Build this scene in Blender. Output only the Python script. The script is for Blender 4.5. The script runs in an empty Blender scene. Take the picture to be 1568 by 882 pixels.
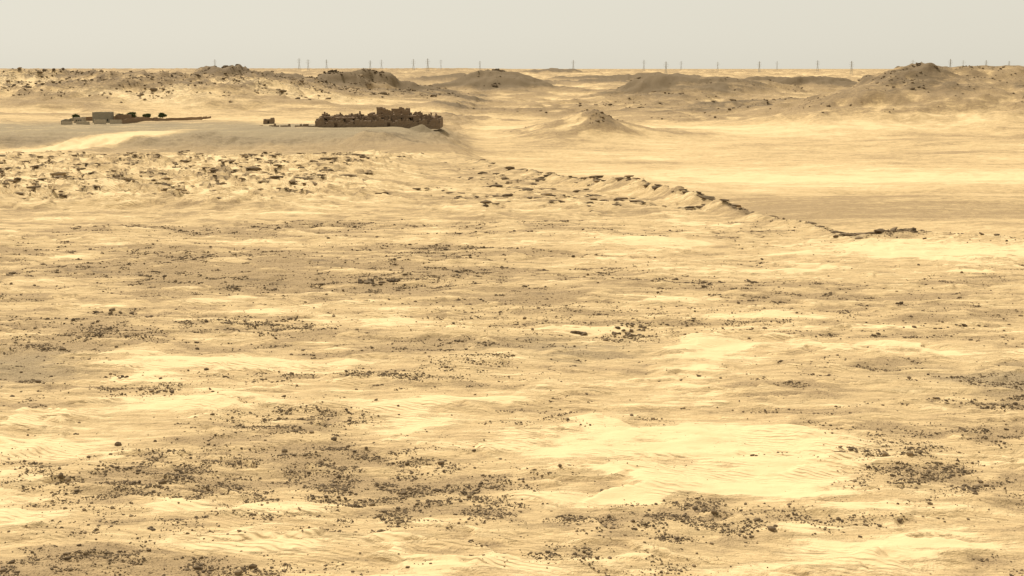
import bpy, math, numpy as np
from mathutils import Vector
rng = np.random.default_rng(7)
F = np.float64

# ------------------------------------------------------------------ noise
_perm = np.random.default_rng(11).permutation(4096).astype(np.int64)
_ga = np.random.default_rng(12).uniform(0, 2*math.pi, 4096)
_gx, _gy = np.cos(_ga), np.sin(_ga)
def perlin(x, y, seed=0):
    xi = np.floor(x).astype(np.int64); yi = np.floor(y).astype(np.int64)
    xf = x-xi; yf = y-yi
    u = xf*xf*xf*(xf*(xf*6-15)+10); v = yf*yf*yf*(yf*(yf*6-15)+10)
    def g(ix, iy, dx, dy):
        h = _perm[(_perm[(ix+seed*57) & 4095]+iy+seed*131) & 4095]
        return _gx[h]*dx+_gy[h]*dy
    a = g(xi, yi, xf, yf); b = g(xi+1, yi, xf-1, yf)
    c = g(xi, yi+1, xf, yf-1); d = g(xi+1, yi+1, xf-1, yf-1)
    return ((a+(b-a)*u)+((c+(d-c)*u)-(a+(b-a)*u))*v)*1.5
def fbm(x, y, o=4, seed=0, gain=.5):
    s = 0; a = 1; t = 0
    for i in range(o):
        s = s+a*perlin(x*2.03**i+17.3*i, y*2.03**i-9.1*i, seed+i); t += a; a *= gain
    return s/t
def ridged(x, y, o=4, seed=0):
    s = 0; a = 1; t = 0
    for i in range(o):
        s = s+a*(1-np.abs(perlin(x*2.1**i+5.7*i, y*2.1**i+3.3*i, seed+i))*1.6); t += a; a *= .5
    return s/t
def ss(a, b, x):
    t = np.clip((x-a)/(b-a), 0, 1); return t*t*(3-2*t)
def gau(x, y, cx, cy, rx, ry, p=2.0):
    return np.exp(-(np.sqrt(((x-cx)/rx)**2+((y-cy)/ry)**2))**p)

# bright drifts of clean sand and gravelly ground on the plain (metres)
SAND = [(92,330,28,18,1.7),(16,154,22,13,1.2),(-46,177,12,9,1.1),(-43,200,16,4.5,1.0),(-18,233,5,5,1.3),(9,228,10,5,1.4),
 (32,211,6,6,1.5),(30,151,10,8,1.1),(-14.7,169,9,5,1.1),(-26,126,7,6,1.1),(36,122,11,6,1.1),(-53,153,10,6,1.0),(-44.5,130,6,6,1.1),
 (12,137,18,4,1.2),(51,169,11,5,.9),(37,343,18,7,1.0),(51,388,10,10,1.1),(65,207,14,8,.9),(56,236,22,6,.7),(-15,200,13,5,.7),
 (-70,250,16,4,.7),(-100,320,7,8,1.2),(5,118,8,5,.8),(60,300,20,7,.6),(22,185,14,5,.7),(-60,137,7,5,.8),(-10,372,24,6,.6)]
GRAV = [(-70,300,55,32,.9),(-5,275,38,28,.6),(-65,223,9,6,.6),(-43,231,10,6,.5),(-36,143,10,7,.5),(-13,137,11,8,.6),(18,128,12,3.5,.8),
 (42,147,7,9,.8),(-27,168,8,5,.5),(4,117,7,3,.5),(-48,183,8,3,.8),(-33,118,8,4,.5),(-22,192,16,3,.8),(-76,198,13,9,.9),
 (10,212,12,7,.8),(36,268,26,12,.4),(-75,165,10,6,.6),(62,190,9,5,.5),(-40,380,80,22,.5),(60,158,10,6,.5),(-8,160,5,6,.5),(38,181,10,3,.6),(75,262,14,6,.4)]
STONE = [(-22,192,16,2.5,.9),(-6,200,5,5,.8),(-65,223,7,5,.9),(-43,231,9,5,.7),(-38,141,11,8,.9),(-28,131,7,5,.6),(-11,136,12,7,1.0),(-16,150,8,5,.7),
 (18,128,12,3.2,1.1),(22,125,8,2,.8),(42,147,5.5,9,1.0),(-27,168,7,6,.8),(4,117,9,2,.9),(-48,183,7,3,.7),(-52,146,12,3,.6),(30,150,12,1.2,.9),
 (8,166,9,2,.5),(56,160,7,2,.5),(-31,117,9,3,.6),(-20,114,7,3,.6),(-56,119,8,3,.6),(64,176,10,2,.7),(72,186,8,3,.7),(20,222,5,2.5,.8),(15,238,40,12,.15),(34,234,12,3,.4)]

EX = [-2000,-120,-60,-40,-20,0,20,40,62,79,85,103,126,180,260,600,3000]
EY = [3000,1400,1000,780,650,590,540,500,433,383,358,367,347,330,300,250,200]
RX = [-3000,-900,-700,-537,-475,-430,-380,-340,-287,-254,-214,-180,-120,-60,0]
RZ = [22,27,27,29,34,29,33,28,33,30,22,14,6,2,0]

def terrain(x, y, full=True):
    x = np.asarray(x, F); y = np.asarray(y, F)
    r = np.hypot(x, y)
    n1 = fbm(x/30, y/20, 4, 1); n2 = fbm(x/7, y/3.6, 3, 9); nb = fbm(x/140, y/140, 3, 21)
    wx = x+27*fbm(x/40, y/40, 3, 31)*ss(700, 1200, r); wy = y+27*fbm(x/40, y/40, 3, 41)*ss(700, 1200, r)
    z = 1.0*n1+.20*n2
    z = z+1.8*fbm(x/110, y/60, 3, 5)*ss(150, 350, r)
    # wind-built sand lips
    ql = fbm(x/22+y/50, y/9, 3, 401)*2.6; fl = ql-np.floor(ql)
    saw = np.where(fl < .86, fl/.86, 1-(fl-.86)/.14)
    lipm = ss(-.15, .25, fbm(x/13, y/9, 2, 411))*(1-ss(420, 600, r))
    z = z+.50*saw*lipm
    # small drifts piled on the gravel
    dn = fbm(x/17-y/40, y/7.5, 4, 421, .45); dr = ss(.12, .30, dn)*(1-ss(430, 600, r))
    z = z+.25*dr
    # hill under the viewpoint
    z = z+35*gau(x, y, 0, -12, 36, 36)
    # valley beyond the plateau edge
    d = y-np.interp(x, EX, EY)+7*fbm(x/22, y/22, 4, 51)
    w = np.interp(x, [-60, 0, 30, 55], [260, 170, 60, 15])
    val = ss(0, 1, d/w)
    back = 1-ss(780, 1080, y-20*nb)
    z = z-9.5*val*back*ss(-90, -10, x)
    z = z+2.4*fbm(x/160, y/45, 3, 61)*val*back
    rim = np.exp(-((d+9)/11)**2)*np.interp(x, [-60, -20, 0, 25, 45, 62, 80, 98, 110, 130, 220], [0, .8, 1.4, 2.8, 5.0, 3.0, 1.0, 1.8, 1.1, .5, .3])
    z = z+rim*(.8+.6*n2)
    # bedrock ledges at left
    led = ss(-20, -75, x+28*n1)*ss(415, 460, y+18*n1)*(1-ss(610, 680, y+30*n1))
    t = (fbm(x/38, y/22, 5, 71)*5.0+y*.012)
    fr = t-np.floor(t)
    ter = (np.floor(t)+ss(0, .16, fr))*1.15-t*.85
    riser = np.exp(-((fr-.08)/.13)**2)
    z = z+led*(ter*2.0)
    led2 = ss(-60, 0, x)*ss(395, 440, y)*(1-ss(-12, 6, d))*(x < 140)
    t2 = fbm(x/30, y/22, 5, 171)*3.0; fr2 = t2-np.floor(t2)
    z = z+led2*((np.floor(t2)+ss(0, .2, fr2))-t2)*1.0
    riser2 = np.exp(-((fr2-.09)/.12)**2)
    # terrace with the ruins
    tm = ss(-15, -75, x+8*n1)*ss(690, 850, y+46*fbm(x/50, y/80, 4, 81))
    z = z+5.6*tm*(1-ss(1500, 2000, r))
    scarp = np.clip(4*tm*(1-tm), 0, 1)
    z = z-scarp*3.6*(ridged(x/18, y/70, 4, 88)-.5)
    # background rise
    z = z+np.interp(r, [950, 1300, 2000, 2600, 3100, 4000, 5200, 8000, 30000], [0, 0, -4, -3, 4, 18, 29, 33, 34])
    amp = np.interp(r, [900, 1250, 1800, 2500, 3300, 8000, 30000], [0, 6, 9, 8, 13, 11, 2])
    und = ridged(wx/200, wy/160, 5, 101)-.55
    z = z+amp*und*1.5
    hill = np.zeros_like(x); mound = np.zeros_like(x)
    def H(cx, cy, rx, ry, h, p=1.5, dark=0, m=0):
        nonlocal z, hill, mound
        g = gau(wx, wy, cx, cy, rx, ry, p)
        z = z+h*g; hill = np.maximum(hill, np.clip(g*1.7, 0, 1)*dark)
        if m: mound = np.maximum(mound, np.clip(g*2.0, 0, 1)*m)
    # left massif
    prof = np.interp(wx, RX, RZ)
    cr = ss(1150, 1440, wy)*(1-.75*ss(1560, 2100, wy))
    gul = ridged(wx/60, wy/110, 5, 111)
    mass = prof*cr
    z = z+mass*(.72+.38*gul)-amp*und*.8*np.clip(mass/20, 0, 1)
    hm = np.clip(mass/24, 0, 1)
    H(-287, 1455, 42, 60, 7, 1.6, .9)
    H(-430, 1380, 50, 60, 5, 1.6, .5)
    # right-hand hill
    H(323, 1150, 72, 85, 34, 1.25, .75); H(405, 1190, 90, 90, 23, 1.8, .45); H(400, 1060, 45, 60, 11, 1.7, .6); H(255, 1100, 50, 60, 11, 1.7, .6)
    H(520, 1200, 120, 100, 23, 1.8, .5); H(300, 1060, 60, 40, 6, 1.8, .4)
    # small peak in the middle
    H(53, 960, 23, 30, 12, 1.5, .9); H(40, 960, 46, 40, 5, 2, .5); H(95, 975, 40, 35, 3, 2, .3)
    # sandy bump in front of the ruins
    H(-72, 770, 17, 34, 6.0, 1.7, .35); H(-42, 720, 26, 30, 4, 2, .4)
    # rubble heap in front of the ruins
    z = z+5.0*np.clip(1-np.hypot(x+55, (y-877)/1.2)/8.5, 0, 1)
    # dark mounds
    H(-27, 2500, 92, 110, 32, 1.8, 1.0, 1); H(-30, 2480, 180, 150, 10, 2, .35); H(-150, 2300, 75, 60, 15, 2, .9, .8)
    H(227, 2300, 60, 90, 35, 1.6, 1.0, 1); H(328, 2280, 80, 90, 26, 1.7, .6, .3); H(420, 2350, 70, 70, 21, 2, .6)
    H(-275, 2200, 55, 60, 31, 1.7, .75, .4); H(-215, 2250, 45, 50, 28, 2, .6, .4); H(140, 5000, 95, 120, 12, 4, .9, 1)
    H(560, 2900, 170, 120, 21, 2.5, .7, .5); H(900, 3000, 150, 120, 24, 3, .6, .4); H(-420, 2600, 90, 80, 28, 2, .8, .4); H(-650, 2500, 120, 90, 30, 2, .8)
    H(640, 2100, 120, 90, 20, 2, .6); H(-110, 1800, 90, 60, 9, 2, .6); H(190, 1850, 110, 60, 12, 1.8, .5); H(330, 1600, 90, 60, 10, 2, .5)
    H(90, 3300, 160, 70, 17, 2, .9, .6); H(330, 3600, 200, 70, 15, 2, .9, .6); H(-100, 3300, 120, 60, 17, 2, .8, .5)
    H(60, 1350, 110, 35, 6, 2, .6); H(190, 1260, 70, 30, 5, 2, .6); H(-20, 1180, 50, 26, 4, 2, .5); H(250, 1480, 80, 36, 8, 2, .6); H(120, 1580, 90, 36, 8, 2, .6); H(140, 1120, 40, 24, 3, 2, .5)
    rockrough = np.clip(hill+hm*.8-mound*.8, 0, 1)*ss(700, 1000, r)
    rg = ridged(x/26, y/26, 4, 121)
    z = z+rockrough*(rg-.5)*6.0*np.clip(r/1800, .5, 1)
    if not full: return z
    # ---------------- surface cover
    sx = x+9*n1+3*n2; sy = y+8*fbm(x/12, y/9, 3, 15)
    st = fbm(x/26+y/60, y/7, 5, 131)
    dark = .52+.50*fbm(x/45, y/26, 5, 141)+.55*st+.22*fbm(x/8, y/4, 4, 145)
    for cx, cy, rx, ry, a in SAND: dark = dark-a*gau(sx, sy, cx, cy, rx, ry, 2.2)*.50
    for cx, cy, rx, ry, a in GRAV: dark = dark+a*gau(sx, sy, cx, cy, rx, ry, 2.2)*.45
    dark = dark-.40*(saw-.5)*lipm-.28*dr
    # mid / far ground
    fm = ss(600, 800, y)
    dv = .44+.42*fbm(x/170, y/70, 4, 151)+.3*fbm(x/60, y/14, 3, 155)
    dv = dv+.30*gau(x, y, 150, 520, 120, 55, 3)
    dv = dv-.40*gau(x, y+14*n1, 100, 1010, 240, 60, 2)*(1-hill)-.4*gau(x, y, 190, 690, 140, 70, 2)
    vr = val*ss(380, 420, r)
    dark = dark*(1-vr)+dv*vr
    rest = (1-val)*fm
    dark = dark*(1-rest)+dv*rest
    far = ss(1000, 1300, r)
    df = .48+1.3*(und+.02)+.8*fbm(x/90, y/60, 4, 161)
    dark = dark*(1-far)+df*far
    dark = dark-hm*.4*(1-ss(1380, 1480, wy))
    dark = dark+hill*1.0*ss(.15, .6, rg+mound)+hm*.6*(gul-.2)+mound*1.0
    dark = dark-.4*led*(1-riser)*ss(.2, .5, fr)
    dark = dark+scarp*.5+tm*(1-ss(930, 1010, y))*(.45+.5*fbm(x/30, y/30, 3, 95))
    rock = led*riser*1.15*ss(-.2, .12, fbm(x/16, y/14, 3, 181))+led2*riser2*.9*ss(-.2, .1, fbm(x/14, y/14, 3, 191))
    rock = rock+np.exp(-((d+3)/8)**2)*np.interp(x, [-40, -10, 25, 45, 66, 74, 84, 100, 108, 116, 200], [0, .5, .95, 1.3, 1.1, .4, .7, .9, .4, .2, .1])*ss(-.35, .1, fbm(x/9, y/9, 3, 201)+.1)
    rock = rock+(hm*.9*ss(.3, .6, rg)+hill*.85*ss(.33, .65, rg)*(1-mound*.6))*ss(800, 1000, r)
    rock = rock+hm*.5*ss(1380, 1470, wy)*ss(.35, .55, rg)
    grey = tm*(1-ss(930, 1000, y))*.9+.5*gau(sx, sy, -76, 198, 14, 10)+.4*gau(sx, sy, 10, 212, 14, 8)+.4*gau(sx, sy, 70, 190, 16, 8)+.3*gau(sx, sy, -95, 640, 70, 40)
    drift = gau(x-.35*(y-780), y, -225, 790, 18, 75, 3)
    dark = dark-drift*1.4; grey = grey*(1-drift)
    hp = gau(x, y, -55, 877, 8.5, 9, 4); grey = grey+hp*.8; dark = dark+hp
    return z, np.clip(dark, -.3, 1.8), np.clip(rock, 0, 1), np.clip(grey, 0, 1)

def tz(x, y): return float(terrain(np.array([x]), np.array([y]), False)[0])

# ------------------------------------------------------------------ helpers
def new_mesh(name, V, Fq, smooth=False, mat=None, parent=None, link=True):
    V = np.asarray(V, np.float32); Fq = np.asarray(Fq, np.int32)
    me = bpy.data.meshes.new(name); k = Fq.shape[1]
    me.vertices.add(len(V)); me.vertices.foreach_set("co", V.ravel())
    me.loops.add(Fq.size); me.loops.foreach_set("vertex_index", Fq.ravel())
    me.polygons.add(len(Fq)); me.polygons.foreach_set("loop_start", np.arange(0, Fq.size, k, dtype=np.int32))
    me.polygons.foreach_set("use_smooth", np.full(len(Fq), smooth))
    me.update(calc_edges=True)
    if mat: me.materials.append(mat)
    if not link: return me
    ob = bpy.data.objects.new(name, me); bpy.context.scene.collection.objects.link(ob)
    if parent: ob.parent = parent
    return ob
def empty(name, loc):
    e = bpy.data.objects.new(name, None); e.location = loc; bpy.context.scene.collection.objects.link(e); return e

class NT:
    def __init__(s, nt): s.nt = nt; s.nt.nodes.clear()
    def n(s, t, **kw):
        nd = s.nt.nodes.new(t)
        for k, v in kw.items(): setattr(nd, k, v)
        return nd
    def l(s, a, b): s.nt.links.new(a, b)
    def val(s, sock, v):
        if hasattr(v, 'links'): s.l(v, sock)
        else: sock.default_value = v
    def math(s, op, a, b=0.0, c=0.0, clamp=False):
        nd = s.n('ShaderNodeMath', operation=op); nd.use_clamp = clamp
        s.val(nd.inputs[0], a); s.val(nd.inputs[1], b); s.val(nd.inputs[2], c); return nd.outputs[0]
    def mr(s, v, a, b, c=0.0, d=1.0):
        nd = s.n('ShaderNodeMapRange', interpolation_type='SMOOTHSTEP')
        s.val(nd.inputs['Value'], v)
        for k, q in zip(('From Min', 'From Max', 'To Min', 'To Max'), (a, b, c, d)): s.val(nd.inputs[k], q)
        return nd.outputs[0]
    def mix(s, f, a, b):
        nd = s.n('ShaderNodeMix', data_type='RGBA')
        s.val(nd.inputs[0], f); s.val(nd.inputs[6], a); s.val(nd.inputs[7], b); return nd.outputs[2]
    def noise(s, vec, scale, detail=3, rough=.55, dist=0.0):
        nd = s.n('ShaderNodeTexNoise'); s.l(vec, nd.inputs['Vector'])
        nd.inputs['Scale'].default_value = scale; nd.inputs['Detail'].default_value = detail
        nd.inputs['Roughness'].default_value = rough; nd.inputs['Distortion'].default_value = dist
        return nd.outputs['Fac']
    def mapp(s, vec, sc, rot=(0, 0, 0)):
        nd = s.n('ShaderNodeMapping'); s.l(vec, nd.inputs['Vector']); nd.inputs['Scale'].default_value = sc; nd.inputs['Rotation'].default_value = rot
        return nd.outputs[0]
def material(name):
    m = bpy.data.materials.new(name); m.use_nodes = True; t = NT(m.node_tree)
    out = t.n('ShaderNodeOutputMaterial'); b = t.n('ShaderNodeBsdfPrincipled')
    b.inputs['Roughness'].default_value = .95; b.inputs['Specular IOR Level'].default_value = .1
    t.l(b.outputs[0], out.inputs[0]); return m, t, b
def C(r, g, b): return (r, g, b, 1)

# ------------------------------------------------------------------ ground
gm, t, b = material("desert_sand")
pos = t.n('ShaderNodeNewGeometry').outputs['Position']
at = t.n('ShaderNodeAttribute', attribute_name="masks"); sep = t.n('ShaderNodeSeparateColor'); t.l(at.outputs['Color'], sep.inputs[0])
R, G, B = sep.outputs
nA = t.noise(t.mapp(pos, (1, 1.5, 1), (0, 0, .1)), .35, 5, .7, .4)
nS = t.noise(t.mapp(pos, (.3, 1.1, 1), (0, 0, -.12)), .6, 6, .72, .6)
nS2 = t.noise(t.mapp(pos, (.16, 1, 1), (0, 0, .08)), .22, 5, .65, .3)
nF = t.noise(pos, 2.2, 3, .6)
nG = t.noise(pos, 6.0, 2, .6)
nL = t.noise(t.mapp(pos, (1, 1.3, 1)), .06, 5, .65, .5)
f = t.math('ADD', R, t.math('MULTIPLY', t.math('SUBTRACT', nA, .5), .85))
f = t.math('ADD', f, t.math('MULTIPLY', t.math('SUBTRACT', nS, .5), 1.0))
f = t.math('ADD', f, t.math('MULTIPLY', t.math('SUBTRACT', nS2, .5), .9))
f = t.math('ADD', f, t.math('MULTIPLY', t.math('SUBTRACT', nL, .5), .4))
g = t.mr(f, .25, .86)
clean = t.mr(f, .42, .02)
sand = t.mix(nL, C(.675, .487, .248), C(.63, .45, .225))
sand = t.mix(clean, sand, C(.735, .545, .292))
grav = t.mix(nA, C(.44, .308, .160), C(.355, .248, .128))
grav = t.mix(t.math('MULTIPLY', B, .8), grav, C(.31, .25, .155))
grav = t.mix(t.mr(f, .95, 1.6), grav, C(.185, .135, .077))
col = t.mix(g, sand, grav)
col = t.mix(t.math('MULTIPLY', B, .3), col, C(.34, .28, .17))
sp = t.math('MULTIPLY', t.mr(nF, .54, .66), t.mr(f, .5, 1.0))
col = t.mix(t.math('MULTIPLY', sp, .5), col, C(.15, .103, .058))
sp2 = t.math('MULTIPLY', t.mr(nG, .55, .65), t.mr(f, .36, .8))
col = t.mix(t.math('MULTIPLY', sp2, .75), col, C(.13, .09, .05))
nR = t.noise(t.mapp(pos, (1, 1, 2.5)), .32, 6, .75)
nR2 = t.noise(t.mapp(pos, (1, .6, 2)), .075, 5, .7)
rk = t.math('MULTIPLY', G, t.math('MAXIMUM', t.mr(nR, .43, .58), t.mr(nR2, .49, .57)))
rcol = t.mix(nF, C(.125, .088, .052), C(.26, .187, .11))
col = t.mix(t.math('MULTIPLY', rk, .88), col, rcol)
t.l(col, b.inputs['Base Color'])
bh = t.math('ADD', t.math('MULTIPLY', nA, .28), t.math('MULTIPLY', t.math('MULTIPLY', nF, g), .20))
bh = t.math('ADD', bh, t.math('MULTIPLY', t.math('MULTIPLY', nG, g), .07))
bh = t.math('ADD', bh, t.math('MULTIPLY', nS, .36))
bh = t.math('MULTIPLY', bh, t.math('SUBTRACT', 1.0, t.math('MULTIPLY', clean, .55)))
wv = t.n('ShaderNodeTexWave', wave_type='BANDS', bands_direction='Y'); t.l(t.mapp(pos, (1, 1, 1), (0, 0, .4)), wv.inputs['Vector'])
wv.inputs['Scale'].default_value = .42; wv.inputs['Distortion'].default_value = 7; wv.inputs['Detail'].default_value = 2
rip = t.math('MULTIPLY', t.math('MULTIPLY', wv.outputs['Fac'], t.mr(nL, .44, .58)), t.math('SUBTRACT', 1.0, g))
bh = t.math('ADD', bh, t.math('MULTIPLY', rip, .16))
bp = t.n('ShaderNodeBump'); bp.inputs['Strength'].default_value = 1.0; bp.inputs['Distance'].default_value = 1.0
t.l(bh, bp.inputs['Height']); t.l(bp.outputs[0], b.inputs['Normal'])

th = np.radians(np.concatenate([np.linspace(-180, -45, 46)[:-1], np.linspace(-45, -23, 80)[:-1], np.linspace(-23, 23, 1050), np.linspace(23, 45, 80)[1:], np.linspace(45, 180, 46)[1:]]))
rr = np.concatenate([np.linspace(.5, 90, 40)[:-1], np.geomspace(90, 3000, 1150), np.geomspace(3000, 40000, 170)[1:]])
TT, RR = np.meshgrid(th, rr)
X = (RR*np.sin(TT)).ravel(); Y = (RR*np.cos(TT)).ravel()
Z, D, K, Gy = terrain(X, Y)
nr, nc = RR.shape
i = np.arange(nr-1)[:, None]*nc; j = np.arange(nc-1)[None, :]
q = np.stack([i+j, i+j+1, i+j+1+nc, i+j+nc], -1).reshape(-1, 4)[:, ::-1]
ground = new_mesh("desert_ground", np.stack([X, Y, Z], 1), q, True, gm)
ca = ground.data.color_attributes.new("masks", 'FLOAT_COLOR', 'POINT')
ca.data.foreach_set("color", np.stack([D, K, Gy, np.ones_like(D)], 1).astype(np.float32).ravel())
del TT, RR, X, Y, Z, D, K, Gy, q

# ------------------------------------------------------------------ stones
sm, t, b = material("desert_stone")
pos = t.n('ShaderNodeNewGeometry').outputs['Position']
at = t.n('ShaderNodeAttribute', attribute_name="tone")
c = t.mix(at.outputs['Fac'], C(.08, .056, .033), C(.35, .25, .14))
c = t.mix(t.mr(t.noise(pos, 3, 4, .7), .35, .7, 0, .5), c, C(.19, .136, .08))
t.l(c, b.inputs['Base Color'])
import bmesh
def ico(sub):
    bm = bmesh.new(); bmesh.ops.create_icosphere(bm, subdivisions=sub, radius=1)
    v = np.array([p.co[:] for p in bm.verts]); f = np.array([[q.index for q in p.verts] for p in bm.faces]); bm.free(); return v, f
def stones(name, x, y, sc, sub, flat, sink, tone=(0, 1), seed=1, z=None, align=False, lon=1.0):
    r = np.random.default_rng(seed); n = len(x)
    if z is None: z = terrain(x, y, False)
    v0, f0 = ico(sub); nv = len(v0)
    var = v0[None]*(1+r.uniform(-.32, .32, (24, nv, 1)))
    var += .3*np.round(v0[None]*1.4)/1.4*r.uniform(0, .7, (24, 1, 1))
    w = var[r.integers(0, 24, n)]
    s = np.stack([lon*sc*r.uniform(.8, 1.5, n), sc*r.uniform(.7, 1.1, n), sc*r.uniform(.6, 1.1, n)*flat], 1)
    w = w*s[:, None, :]
    a = r.normal(0, .35, n) if align else r.uniform(0, 6.283, n)
    ca, sa = np.cos(a)[:, None], np.sin(a)[:, None]
    wx = w[..., 0]*ca-w[..., 1]*sa; wy = w[..., 0]*sa+w[..., 1]*ca
    wz = w[..., 2]+(z+s[:, 2]*(1-sink*2))[:, None]+(wx*r.normal(0, .05 if align else .15, n)[:, None])
    V = np.stack([wx+x[:, None], wy+y[:, None], wz], -1).reshape(-1, 3)
    Fc = (f0[None]+(np.arange(n)*nv)[:, None, None]).reshape(-1, 3)
    ob = new_mesh(name, V, Fc, False, sm)
    tn = np.clip(r.beta(1.2, 2.2, n)*(tone[1]-tone[0])+tone[0], 0, 1)
    A = ob.data.attributes.new("tone", 'FLOAT', 'POINT'); A.data.foreach_set("value", np.repeat(tn, nv).astype(np.float32))
    return ob
N = 1100000
r = rng.uniform(92, 400, N); a = np.radians(rng.uniform(-26, 26, N)); x = r*np.sin(a); y = r*np.cos(a)
z_, D, K, _g = terrain(x, y)
sx = x+7*fbm(x/10, y/7, 3, 301); sy = y+6*fbm(x/10, y/7, 3, 305)
P = np.zeros(N)
for cx, cy, rx, ry, aa in STONE: P = np.maximum(P, aa*gau(sx, sy, cx, cy, rx*1.15, ry*1.25, 2.5))
cl = fbm(x/4, y/3, 4, 311); cl2 = fbm(x/30, y/18, 3, 321)
P = P*(.05+1.8*ss(-.14, .2, cl))*(.35+.65*ss(.2, .6, D))
P = np.maximum(P, ss(.14, .38, cl+.5*cl2)*ss(.4, .85, D)*.9)
P = P+.02*ss(.4, .9, D)+.003+K*.5
P = np.where(D < .12, P*.2, P)
keep = rng.uniform(0, 1, N) < P
x, y, r, z_ = x[keep], y[keep], r[keep], z_[keep]; n = len(x)
s = (.028+rng.exponential(.028, n))*(1+(r-110)/340)
s = np.where(rng.uniform(0, 1, n) < .008, s*2.4, s)
stones("scattered_stones", x, y, np.minimum(s, .40), 1, .75, .25, (0, .85), 3, z_)
cx, cy, cs = [], [], []
def cluster(x0, y0, w, h, n, s):
    cx.extend(rng.normal(x0, w, n)); cy.extend(rng.normal(y0, h, n)); cs.extend(s*rng.uniform(.35, 1.2, n))
for q in [(-27.5,274,1.6,1.2,9,.7),(-23,276,.5,.6,3,.7),(11,225,1.2,.5,6,.45),(19,226,1.5,2,16,.4),(20,232,1.5,2,12,.35),(9,125,.25,.2,2,.3),(45,138,.8,1,10,.27),(47,280,2,1.5,8,.45),
          (-10,318,3,1,6,.5),(37,152,1.0,.8,14,.22),(28,151,1.4,.5,8,.16),(-70,243,2,1,10,.35),(72,228,3,1.5,14,.35),(80,213,4,2,16,.3),(103,362,3,2,14,.8),(98,360,3,2,8,.6),
          (86,355,4,1.5,10,.5),(118,350,6,2,10,.45),(-25,124,.4,.3,3,.2),(-33,126,.5,.4,5,.18),(-52,190,2,.7,10,.25),(26,190,4,1,10,.2)]: cluster(*q)
stones("weathered_rocks", np.array(cx), np.array(cy), np.array(cs), 2, .6, .25, (0, .6), 5)
N = 420000
r = rng.uniform(340, 680, N); a = np.radians(rng.uniform(-26, 26, N)); x = r*np.sin(a); y = r*np.cos(a)
z_, D, K, _g = terrain(x, y)
keep = rng.uniform(0, 1, N) < ss(.35, .95, K)*.40
x, y, z_ = x[keep], y[keep], z_[keep]
stones("ledge_slabs", x, y, .14+rng.exponential(.23, len(x)).clip(0, 1.3), 1, .5, .35, (0, .9), 6, z_, True, 1.7)
N = 260000
r = rng.uniform(900, 2700, N); a = np.radians(rng.uniform(-25, 25, N)); x = r*np.sin(a); y = r*np.cos(a)
z_, D, K, _g = terrain(x, y)
keep = rng.uniform(0, 1, N) < ss(.2, .8, K)*.5*ss(-.25, .25, fbm(x/40, y/40, 3, 401))
x, y, r, z_ = x[keep], y[keep], r[keep], z_[keep]
stones("hill_boulders", x, y, (.35+rng.exponential(.45, len(x)).clip(0, 2.6))*np.clip(r/1500, .7, 1.4), 1, .6, .3, (.1, .9), 7, z_)
cx, cy, cs = [], [], []
for q in [(-27,2500,9,4,12,2.6),(-287,1455,8,6,20,1.6),(-470,1450,25,10,40,1.7),(-275,2200,14,6,20,2.4),(323,1150,5,5,16,1.0),(-380,1460,14,8,24,1.5),(-215,2250,14,6,12,2.2),(-455,1330,10,4,8,1.8)]: cluster(*q)
stones("summit_rocks", np.array(cx), np.array(cy), np.array(cs), 2, .7, .25, (0, .5), 8)

# ------------------------------------------------------------------ masonry
def masonry(name, dark, light, sc=1.0):
    m, t, b = material(name)
    pos = t.n('ShaderNodeNewGeometry').outputs['Position']
    c = t.mix(t.noise(pos, .35*sc, 5, .7), dark, light)
    c = t.mix(t.mr(t.noise(t.mapp(pos, (1, 1, 4)), 1.2*sc, 4, .7), .45, .7, 0, .5), c, tuple(v*.55 for v in dark[:3])+(1,))
    t.l(c, b.inputs['Base Color'])
    bp = t.n('ShaderNodeBump'); bp.inputs['Strength'].default_value = .7; bp.inputs['Distance'].default_value = .3
    t.l(t.noise(t.mapp(pos, (1, 1, 3)), 1.5, 4, .7), bp.inputs['Height']); t.l(bp.outputs[0], b.inputs['Normal'])
    return m
mud = masonry("mudbrick", C(.18, .122, .075), C(.28, .195, .124))
stone_m = masonry("rough_stone", C(.17, .12, .078), C(.27, .195, .125))
pale = masonry("pale_plaster", C(.36, .30, .21), C(.50, .43, .31))
greyw = masonry("grey_block", C(.22, .195, .145), C(.34, .30, .22))
def voxel(name, occ, origin, cell, mat, parent, ang=0, jit=.18, seed=0):
    occ = np.pad(occ, 1); nx, ny, nz = occ.shape; vid = {}; V = []; Fc = []
    r = np.random.default_rng(seed); ca, sa = math.cos(ang), math.sin(ang)
    def v(i, j, k):
        if (i, j, k) not in vid:
            vid[(i, j, k)] = len(V); d = r.uniform(-jit, jit, 3)
            lx, ly, lz = [(q-1+e)*c for q, e, c in zip((i, j, k), d, cell)]
            V.append((lx*ca-ly*sa, lx*sa+ly*ca, lz))
        return vid[(i, j, k)]
    Q = {(1,0,0):[(1,0,0),(1,1,0),(1,1,1),(1,0,1)],(-1,0,0):[(0,0,0),(0,0,1),(0,1,1),(0,1,0)],(0,1,0):[(0,1,0),(0,1,1),(1,1,1),(1,1,0)],
         (0,-1,0):[(0,0,0),(1,0,0),(1,0,1),(0,0,1)],(0,0,1):[(0,0,1),(1,0,1),(1,1,1),(0,1,1)],(0,0,-1):[(0,0,0),(0,1,0),(1,1,0),(1,0,0)]}
    for i, j, k in np.argwhere(occ):
        for dd, cs in Q.items():
            if not occ[i+dd[0], j+dd[1], k+dd[2]]:
                Fc.append([v(i+a, j+b_, k+c) for a, b_, c in cs])
    ob = new_mesh(name, V, Fc, False, mat, parent)
    ob.location = Vector(origin)-(parent.location if parent else Vector((0, 0, 0)))
    return ob

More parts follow.
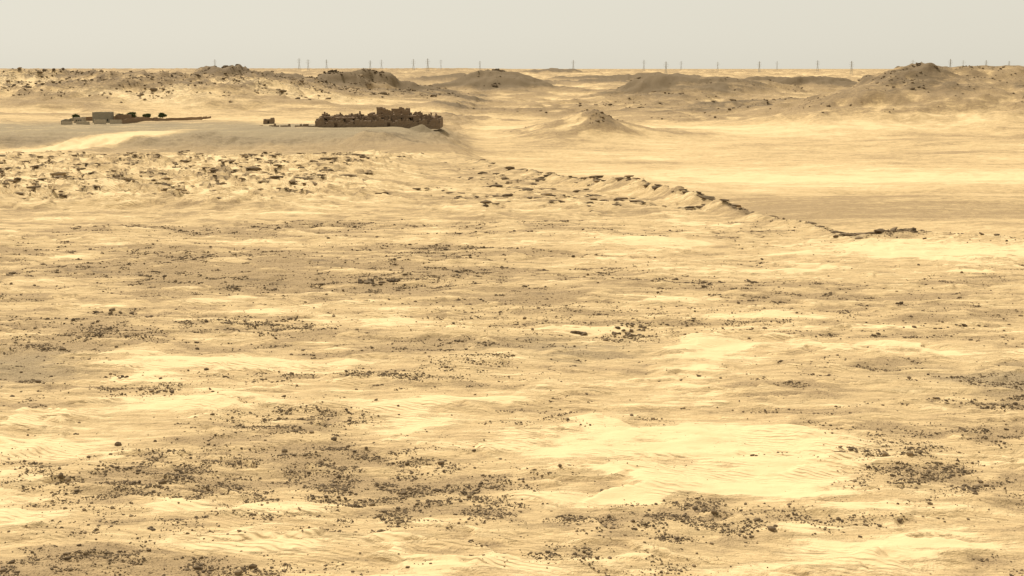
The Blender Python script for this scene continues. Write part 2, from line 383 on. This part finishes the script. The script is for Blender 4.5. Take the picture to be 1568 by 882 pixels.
# ruined monastery, 76 m x 42 m
rz = tz(-85, 900)-1.0
mon = empty("ruined_monastery", (-84, 914, rz))
r3 = np.random.default_rng(33)
def jag(n, base, amp, seed, sc=4.0):
    q = np.arange(n); return base+amp*perlin(q/sc+.3, q*0+.5+seed, seed)*1.6+amp*.5*np.random.default_rng(seed).uniform(-1, 1, n)
occ = np.zeros((78, 40, 10), bool)
hf = jag(78, 5.6, 1.4, 2); hf[:5] = [3.5, 5, 6, 7, 7]; hf[30:36] -= 1.6; hf[56:60] -= 1
back_h = jag(78, 6.5, 1, 5)
for a in range(78):
    occ[a, 0:2, :max(1, int(hf[a]))] = True; occ[a, 38:40, :int(back_h[a])] = True
for c_ in range(40):
    occ[0:2, c_, :int(jag(40, 6, 1, 6)[c_])] = True; occ[76:78, c_, :int(jag(40, 5.5, 1, 8)[c_])] = True
occ[0, 0, :] = False; occ[0, 39, :] = False
for a in (12, 13, 45, 46): occ[a, 0:2, 0:4] = False
for a in (6, 19, 24, 64, 70): occ[a, 0:1, 3:5] = False
voxel("enclosure_wall", occ, (-123, 893, rz), (1, 1, 1), stone_m, mon, seed=1)
occ = np.zeros((72, 32, 12), bool)
xs = [0, 8, 15, 21, 29, 36, 54, 61, 71]; ys = [0, 9, 18, 31]
hx = jag(72, 8.0, 1.5, 12, 5); hx[54:62] += .8
for yy in ys:
    for a in range(72):
        hh = int(hx[a]-(1.2 if yy == 0 else 0)+r3.uniform(-.7, .7)); occ[a, yy, :max(2, hh)] = True
for xx in xs:
    hc = jag(32, 7.6, 1.6, xx+3)
    for c_ in range(32): occ[xx, c_, :int(hc[c_])] = True
for a in range(72):
    if a % 6 in (2, 3) and r3.uniform() < .75: occ[a, 0, 4:7] = False
    if a % 5 == 1: occ[a, 9, 5:7] = False
for (a0, a1, b0, b1, h) in [(8, 21, 0, 9, 6), (54, 61, 0, 9, 7), (61, 71, 9, 18, 6), (0, 8, 9, 18, 6)]: occ[a0:a1, b0:b1, h] = True
voxel("inner_rooms", occ, (-120, 898, rz), (1, 1, 1), mud, mon, seed=2)
occ = np.zeros((26, 20, 16), bool)
ht = np.where((np.arange(26) > 4) & (np.arange(26) < 25), 13, 10)+np.round(r3.uniform(-1.2, .5, 26)).astype(int)
ht[5:9] = 14; ht[12:15] -= 1; ht[20:22] += 1
for a in range(26):
    occ[a, 0:2, :ht[a]] = True; occ[a, 18:20, :ht[a]-1] = True
for c_ in range(20): occ[0:2, c_, :10] = True; occ[24:26, c_, :12+int(r3.integers(-1, 2))] = True; occ[11, c_, :10] = True
occ[:, :, 8] = True
for a in (4, 8, 16, 21):
    occ[a, 0:2, 9:11] = False; occ[a, 0:2, 5:7] = False
occ[12:14, 0:2, 2:6] = False
voxel("keep", occ, (-90, 901, rz), (.95, 1, .95), mud, mon, seed=3)
occ = np.zeros((36, 2, 4), bool)
for a, h in enumerate(jag(36, 2.4, 1.0, 77)): occ[a, :, :max(1, int(h))] = True
voxel("ruined_wall", occ, (-160, 905, tz(-142, 905)-.9), (1.05, .8, .9), stone_m, None, ang=-.1, seed=4)
occ = np.zeros((7, 6, 5), bool); occ[:, 0, :4] = occ[:, 5, :4] = occ[0, :, :4] = occ[6, :, :4] = True; occ[:, :, 3] = True; occ[3, 0, 0:3] = False; occ[:2, 0, 3] = False; occ[5:, :, 4] = True
voxel("stone_hut", occ, (-166, 955, tz(-163, 955)-.5), (.95, .95, .9), stone_m, None, seed=5)

# walled compound
cmp_ = empty("walled_compound", (-275, 965, tz(-275, 965)))
def wallseg(name, p0, p1, h, mat, parent, jag_=0.3, th_=.5, gaps=(), seed=1):
    L = math.dist(p0, p1); n = max(3, int(L/.9)); c0 = L/n; nz = int(h/.5)+4
    occ = np.zeros((n, 1, nz), bool); rr_ = np.random.default_rng(seed)
    prof = h/.5+2+jag_*np.cumsum(rr_.normal(0, .35, n)).clip(-2.5, 2.5)
    for a in range(n): occ[a, 0, :max(2, int(round(prof[a])))] = True
    for g0, g1 in gaps: occ[g0:g1] = False
    ob = voxel(name, occ, (p0[0], p0[1], tz(*p0)-1.0), (c0, th_, .5), mat, parent, ang=math.atan2(p1[1]-p0[1], p1[0]-p0[0]), jit=.06, seed=seed)
    co = np.zeros(len(ob.data.vertices)*3, np.float32); ob.data.vertices.foreach_get("co", co); co = co.reshape(-1, 3)
    d = np.hypot(co[:, 0], co[:, 1])/L
    kk = np.linspace(0, 1, 12); tzs = terrain(p0[0]+(p1[0]-p0[0])*kk, p0[1]+(p1[1]-p0[1])*kk, False)
    co[:, 2] += np.interp(d, kk, tzs-tzs[0]); ob.data.vertices.foreach_set("co", co.ravel()); ob.data.update()
    return ob
wallseg("front_wall", (-299, 950), (-280, 948), 2.2, pale, cmp_, .3, gaps=[(8, 11)], seed=2)
wallseg("gate_wall", (-277, 948), (-258, 946), 3.2, pale, cmp_, .3, gaps=[(9, 12)], seed=3)
wallseg("side_wall", (-258, 946), (-252, 995), 3.0, mud, cmp_, .3, seed=4)
wallseg("left_wall", (-299, 950), (-306, 1000), 2.4, greyw, cmp_, .2, seed=5)
wallseg("back_wall", (-306, 1000), (-252, 995), 2.6, mud, cmp_, .3, seed=6)
def house(name, x0, y0, w, d_, h, mat, parent, seed):
    c_ = .75; nx, ny, nz = int(w/c_), int(d_/c_), int(h/c_)+1
    occ = np.zeros((nx, ny, nz+2), bool); occ[0] = occ[-1] = True; occ[:, 0] = occ[:, -1] = True; occ[:, :, nz-1:] = False
    occ[:, :, nz-2] = True; occ[0, :, nz-1] = occ[-1, :, nz-1] = True; occ[:, 0, nz-1] = occ[:, -1, nz-1] = True
    occ[nx//2, 0, 1:4] = False
    if nx > 6: occ[2, 0, 2:4] = False; occ[nx-3, 0, 2:4] = False
    return voxel(name, occ, (x0, y0, tz(x0+w/2, y0)-.6), (c_, c_, c_), mat, parent, jit=.05, seed=seed)
house("main_house", -282, 962, 12, 9, 7.0, greyw, cmp_, 1)
house("annex", -268, 968, 9, 7, 5.6, mud, cmp_, 2)
house("store_room", -296, 966, 7, 6, 4.0, pale, cmp_, 3)
wallseg("boundary_wall", (-252, 997), (-246, 1050), 2.4, mud, None, .4, seed=7)
wallseg("boundary_wall.001", (-246, 1050), (-228, 1085), 2.2, mud, None, .5, seed=8)
wallseg("boundary_wall.002", (-250, 1000), (-225, 1040), 1.8, mud, None, .5, seed=9)

# acacia trees in the compound
bark, t, b = material("tree_bark")
pos = t.n('ShaderNodeNewGeometry').outputs['Position']; t.l(t.mix(t.noise(pos, 5, 3), C(.09, .06, .04), C(.17, .12, .08)), b.inputs['Base Color'])
leaf, t, b = material("acacia_leaves"); pos = t.n('ShaderNodeNewGeometry').outputs['Position']
t.l(t.mix(t.noise(pos, 1.2, 4), C(.05, .065, .025), C(.12, .13, .05)), b.inputs['Base Color'])
def tree(name, x, y, h, seed):
    r = np.random.default_rng(seed); root = empty(name, (x, y, tz(x, y)-.1))
    V, Fc = [], []
    def limb(p, q, ra, rb):
        p = np.array(p); q = np.array(q); ax = (q-p)/np.linalg.norm(q-p); s = np.cross(ax, [.3, .9, .1]); s /= np.linalg.norm(s); u = np.cross(ax, s)
        i0 = len(V)
        for P_, R_ in ((p, ra), ((p+q)/2+r.normal(0, .08, 3), (ra+rb)/2), (q, rb)):
            for k in range(6): V.append(P_+R_*(s*math.cos(k*1.047)+u*math.sin(k*1.047)))
        for a in range(2):
            for k in range(6): Fc.append([i0+a*6+k, i0+a*6+(k+1) % 6, i0+a*6+6+(k+1) % 6, i0+a*6+6+k])
    limb((0, 0, 0), (.2, 0, h*.4), .2, .13); tips = []
    for k in range(8):
        a = k*.785+r.uniform(-.3, .3); e = np.array([math.cos(a)*h*.32, math.sin(a)*h*.32, h*r.uniform(.6, .9)]); limb((.2, 0, h*.38), e, .1, .03); tips.append(e)
    new_mesh("trunk_and_limbs", V, Fc, True, bark, root)
    LV, LF = [], []
    for e in tips+[np.array([0, 0, h*.9])]:
        for _ in range(230):
            c_ = e+r.normal(0, 1, 3)*[h*.1, h*.1, h*.06]; a_, b_ = r.normal(0, .16, 3), r.normal(0, .16, 3); i0 = len(LV)
            LV += [c_-a_-b_, c_+a_-b_, c_+a_+b_, c_-a_+b_]; LF.append([i0, i0+1, i0+2, i0+3])
    new_mesh("leaves", LV, LF, False, leaf, root)
for k, (x_, y_, h_) in enumerate([(-262, 985, 6), (-256, 1004, 5), (-247, 1012, 5.5), (-272, 992, 5), (-300, 985, 4.5)]):
    tree("acacia_tree" if k == 0 else "acacia_tree.%03d" % k, x_, y_, h_, k+5)

# ------------------------------------------------------------------ pylons
steel, t, b = material("galvanised_steel"); pos = t.n('ShaderNodeNewGeometry').outputs['Position']
t.l(t.mix(t.noise(pos, .5, 2), C(.30, .29, .26), C(.40, .385, .34)), b.inputs['Base Color']); b.inputs['Metallic'].default_value = .1
def pylon_mesh():
    V, Fc = [], []
    def bar(p, q, w):
        p = np.array(p, float); q = np.array(q, float); ax = (q-p)/np.linalg.norm(q-p)
        s = np.cross(ax, [0, 0, 1] if abs(ax[2]) < .9 else [1, 0, 0]); s /= np.linalg.norm(s); u = np.cross(ax, s); i0 = len(V)
        for P_ in (p, q):
            for a, c_ in ((-1, -1), (1, -1), (1, 1), (-1, 1)): V.append(P_+w/2*(a*s+c_*u))
        for k in range(4): Fc.append([i0+k, i0+(k+1) % 4, i0+4+(k+1) % 4, i0+4+k])
        Fc.append([i0+3, i0+2, i0+1, i0]); Fc.append([i0+4, i0+5, i0+6, i0+7])
    hw = lambda z: np.interp(z, [0, 26, 44], [4.2, 1.3, .5])
    lv = [0, 7, 13, 18, 22, 26, 30, 34, 38, 44]
    for sx_, sy_ in ((1, 1), (1, -1), (-1, 1), (-1, -1)):
        for z0, z1 in zip(lv[:-1], lv[1:]): bar((sx_*hw(z0), sy_*hw(z0), z0), (sx_*hw(z1), sy_*hw(z1), z1), .34)
    for z0, z1 in zip(lv[:-1], lv[1:]):
        a, c_ = hw(z0), hw(z1)
        for s_ in (1, -1):
            bar((-a, s_*a, z0), (c_, s_*c_, z1), .18); bar((a, s_*a, z0), (-c_, s_*c_, z1), .18)
            bar((s_*a, -a, z0), (s_*c_, c_, z1), .18); bar((s_*a, a, z0), (s_*c_, -c_, z1), .18)
            bar((-c_, s_*c_, z1), (c_, s_*c_, z1), .18)
    for z0, L in ((28, 7), (33.5, 8.5), (39, 6)):
        for s_ in (1, -1):
            for w in (.8, -.8): bar((0, w, z0), (s_*L, 0, z0+.6), .25); bar((0, w, z0+1.8), (s_*L, 0, z0+.7), .2)
            bar((s_*L, 0, z0+.6), (s_*L, 0, z0-1.8), .2)
    return new_mesh("electricity_pylon", V, Fc, False, steel, link=False)
pm = pylon_mesh()
PY = [(-813,5500),(-708,5000),(-640,6500),(-544,6000),(-356,5200),(-275,4700),(-321,6500),(-156,7000),(247,5800),(504,5500),(460,4300),(799,6800),(886,6200),(842,4900),
      (1252,6800),(1104,5200),(1038,4400),(1253,4500),(1792,6300),(1431,4700),(2006,6400),(1844,5600),(2244,6500),(-876,6800),(-1300,6300),(2500,5600)]
for k, (x_, y_) in enumerate(PY):
    o = bpy.data.objects.new("electricity_pylon" if k == 0 else "electricity_pylon.%03d" % k, pm); bpy.context.scene.collection.objects.link(o)
    o.location = (x_, y_, tz(x_, y_)-.5); o.rotation_euler[2] = .3*math.sin(k*2.1)

# ------------------------------------------------------------------ light
SE, SA = 53, -38          # elevation, azimuth clockwise from +Y
e, a = math.radians(SE), math.radians(SA)
sd = Vector((math.sin(a)*math.cos(e), math.cos(a)*math.cos(e), math.sin(e)))
sl = bpy.data.lights.new("sun", 'SUN'); sl.energy = 4.4; sl.angle = math.radians(.5); sl.color = (1, .95, .87)
so = bpy.data.objects.new("sun", sl); bpy.context.scene.collection.objects.link(so); so.rotation_euler = sd.to_track_quat('Z', 'Y').to_euler()
w = bpy.data.worlds.new("World"); bpy.context.scene.world = w; w.use_nodes = True; t = NT(w.node_tree)
sky = t.n('ShaderNodeTexSky', sky_type='NISHITA'); sky.sun_disc = False; sky.sun_elevation = e; sky.sun_rotation = a
sky.air_density = 1.0; sky.dust_density = 1.2; sky.ozone_density = 1; sky.altitude = 100
hs = t.n('ShaderNodeHueSaturation'); hs.inputs['Saturation'].default_value = .25; t.l(sky.outputs[0], hs.inputs['Color'])
# dust haze veils the clear-sky colour
mx = t.mix(.8, hs.outputs[0], C(7.95, 7.5, 6.2))
bg = t.n('ShaderNodeBackground'); bg.inputs[1].default_value = .1; t.l(mx, bg.inputs[0])
wo = t.n('ShaderNodeOutputWorld'); t.l(bg.outputs[0], wo.inputs[0])

cam = bpy.data.cameras.new("camera"); cam.lens = 50; cam.sensor_width = 36; cam.clip_end = 60000; cam.clip_start = .5
co = bpy.data.objects.new("camera", cam); bpy.context.scene.collection.objects.link(co)
co.location = (0, 0, 42); co.rotation_euler = (math.radians(90-8.77), 0, 0)
sc = bpy.context.scene; sc.camera = co
sc.view_settings.view_transform = 'Standard'; sc.view_settings.look = 'None'; sc.view_settings.exposure = 0
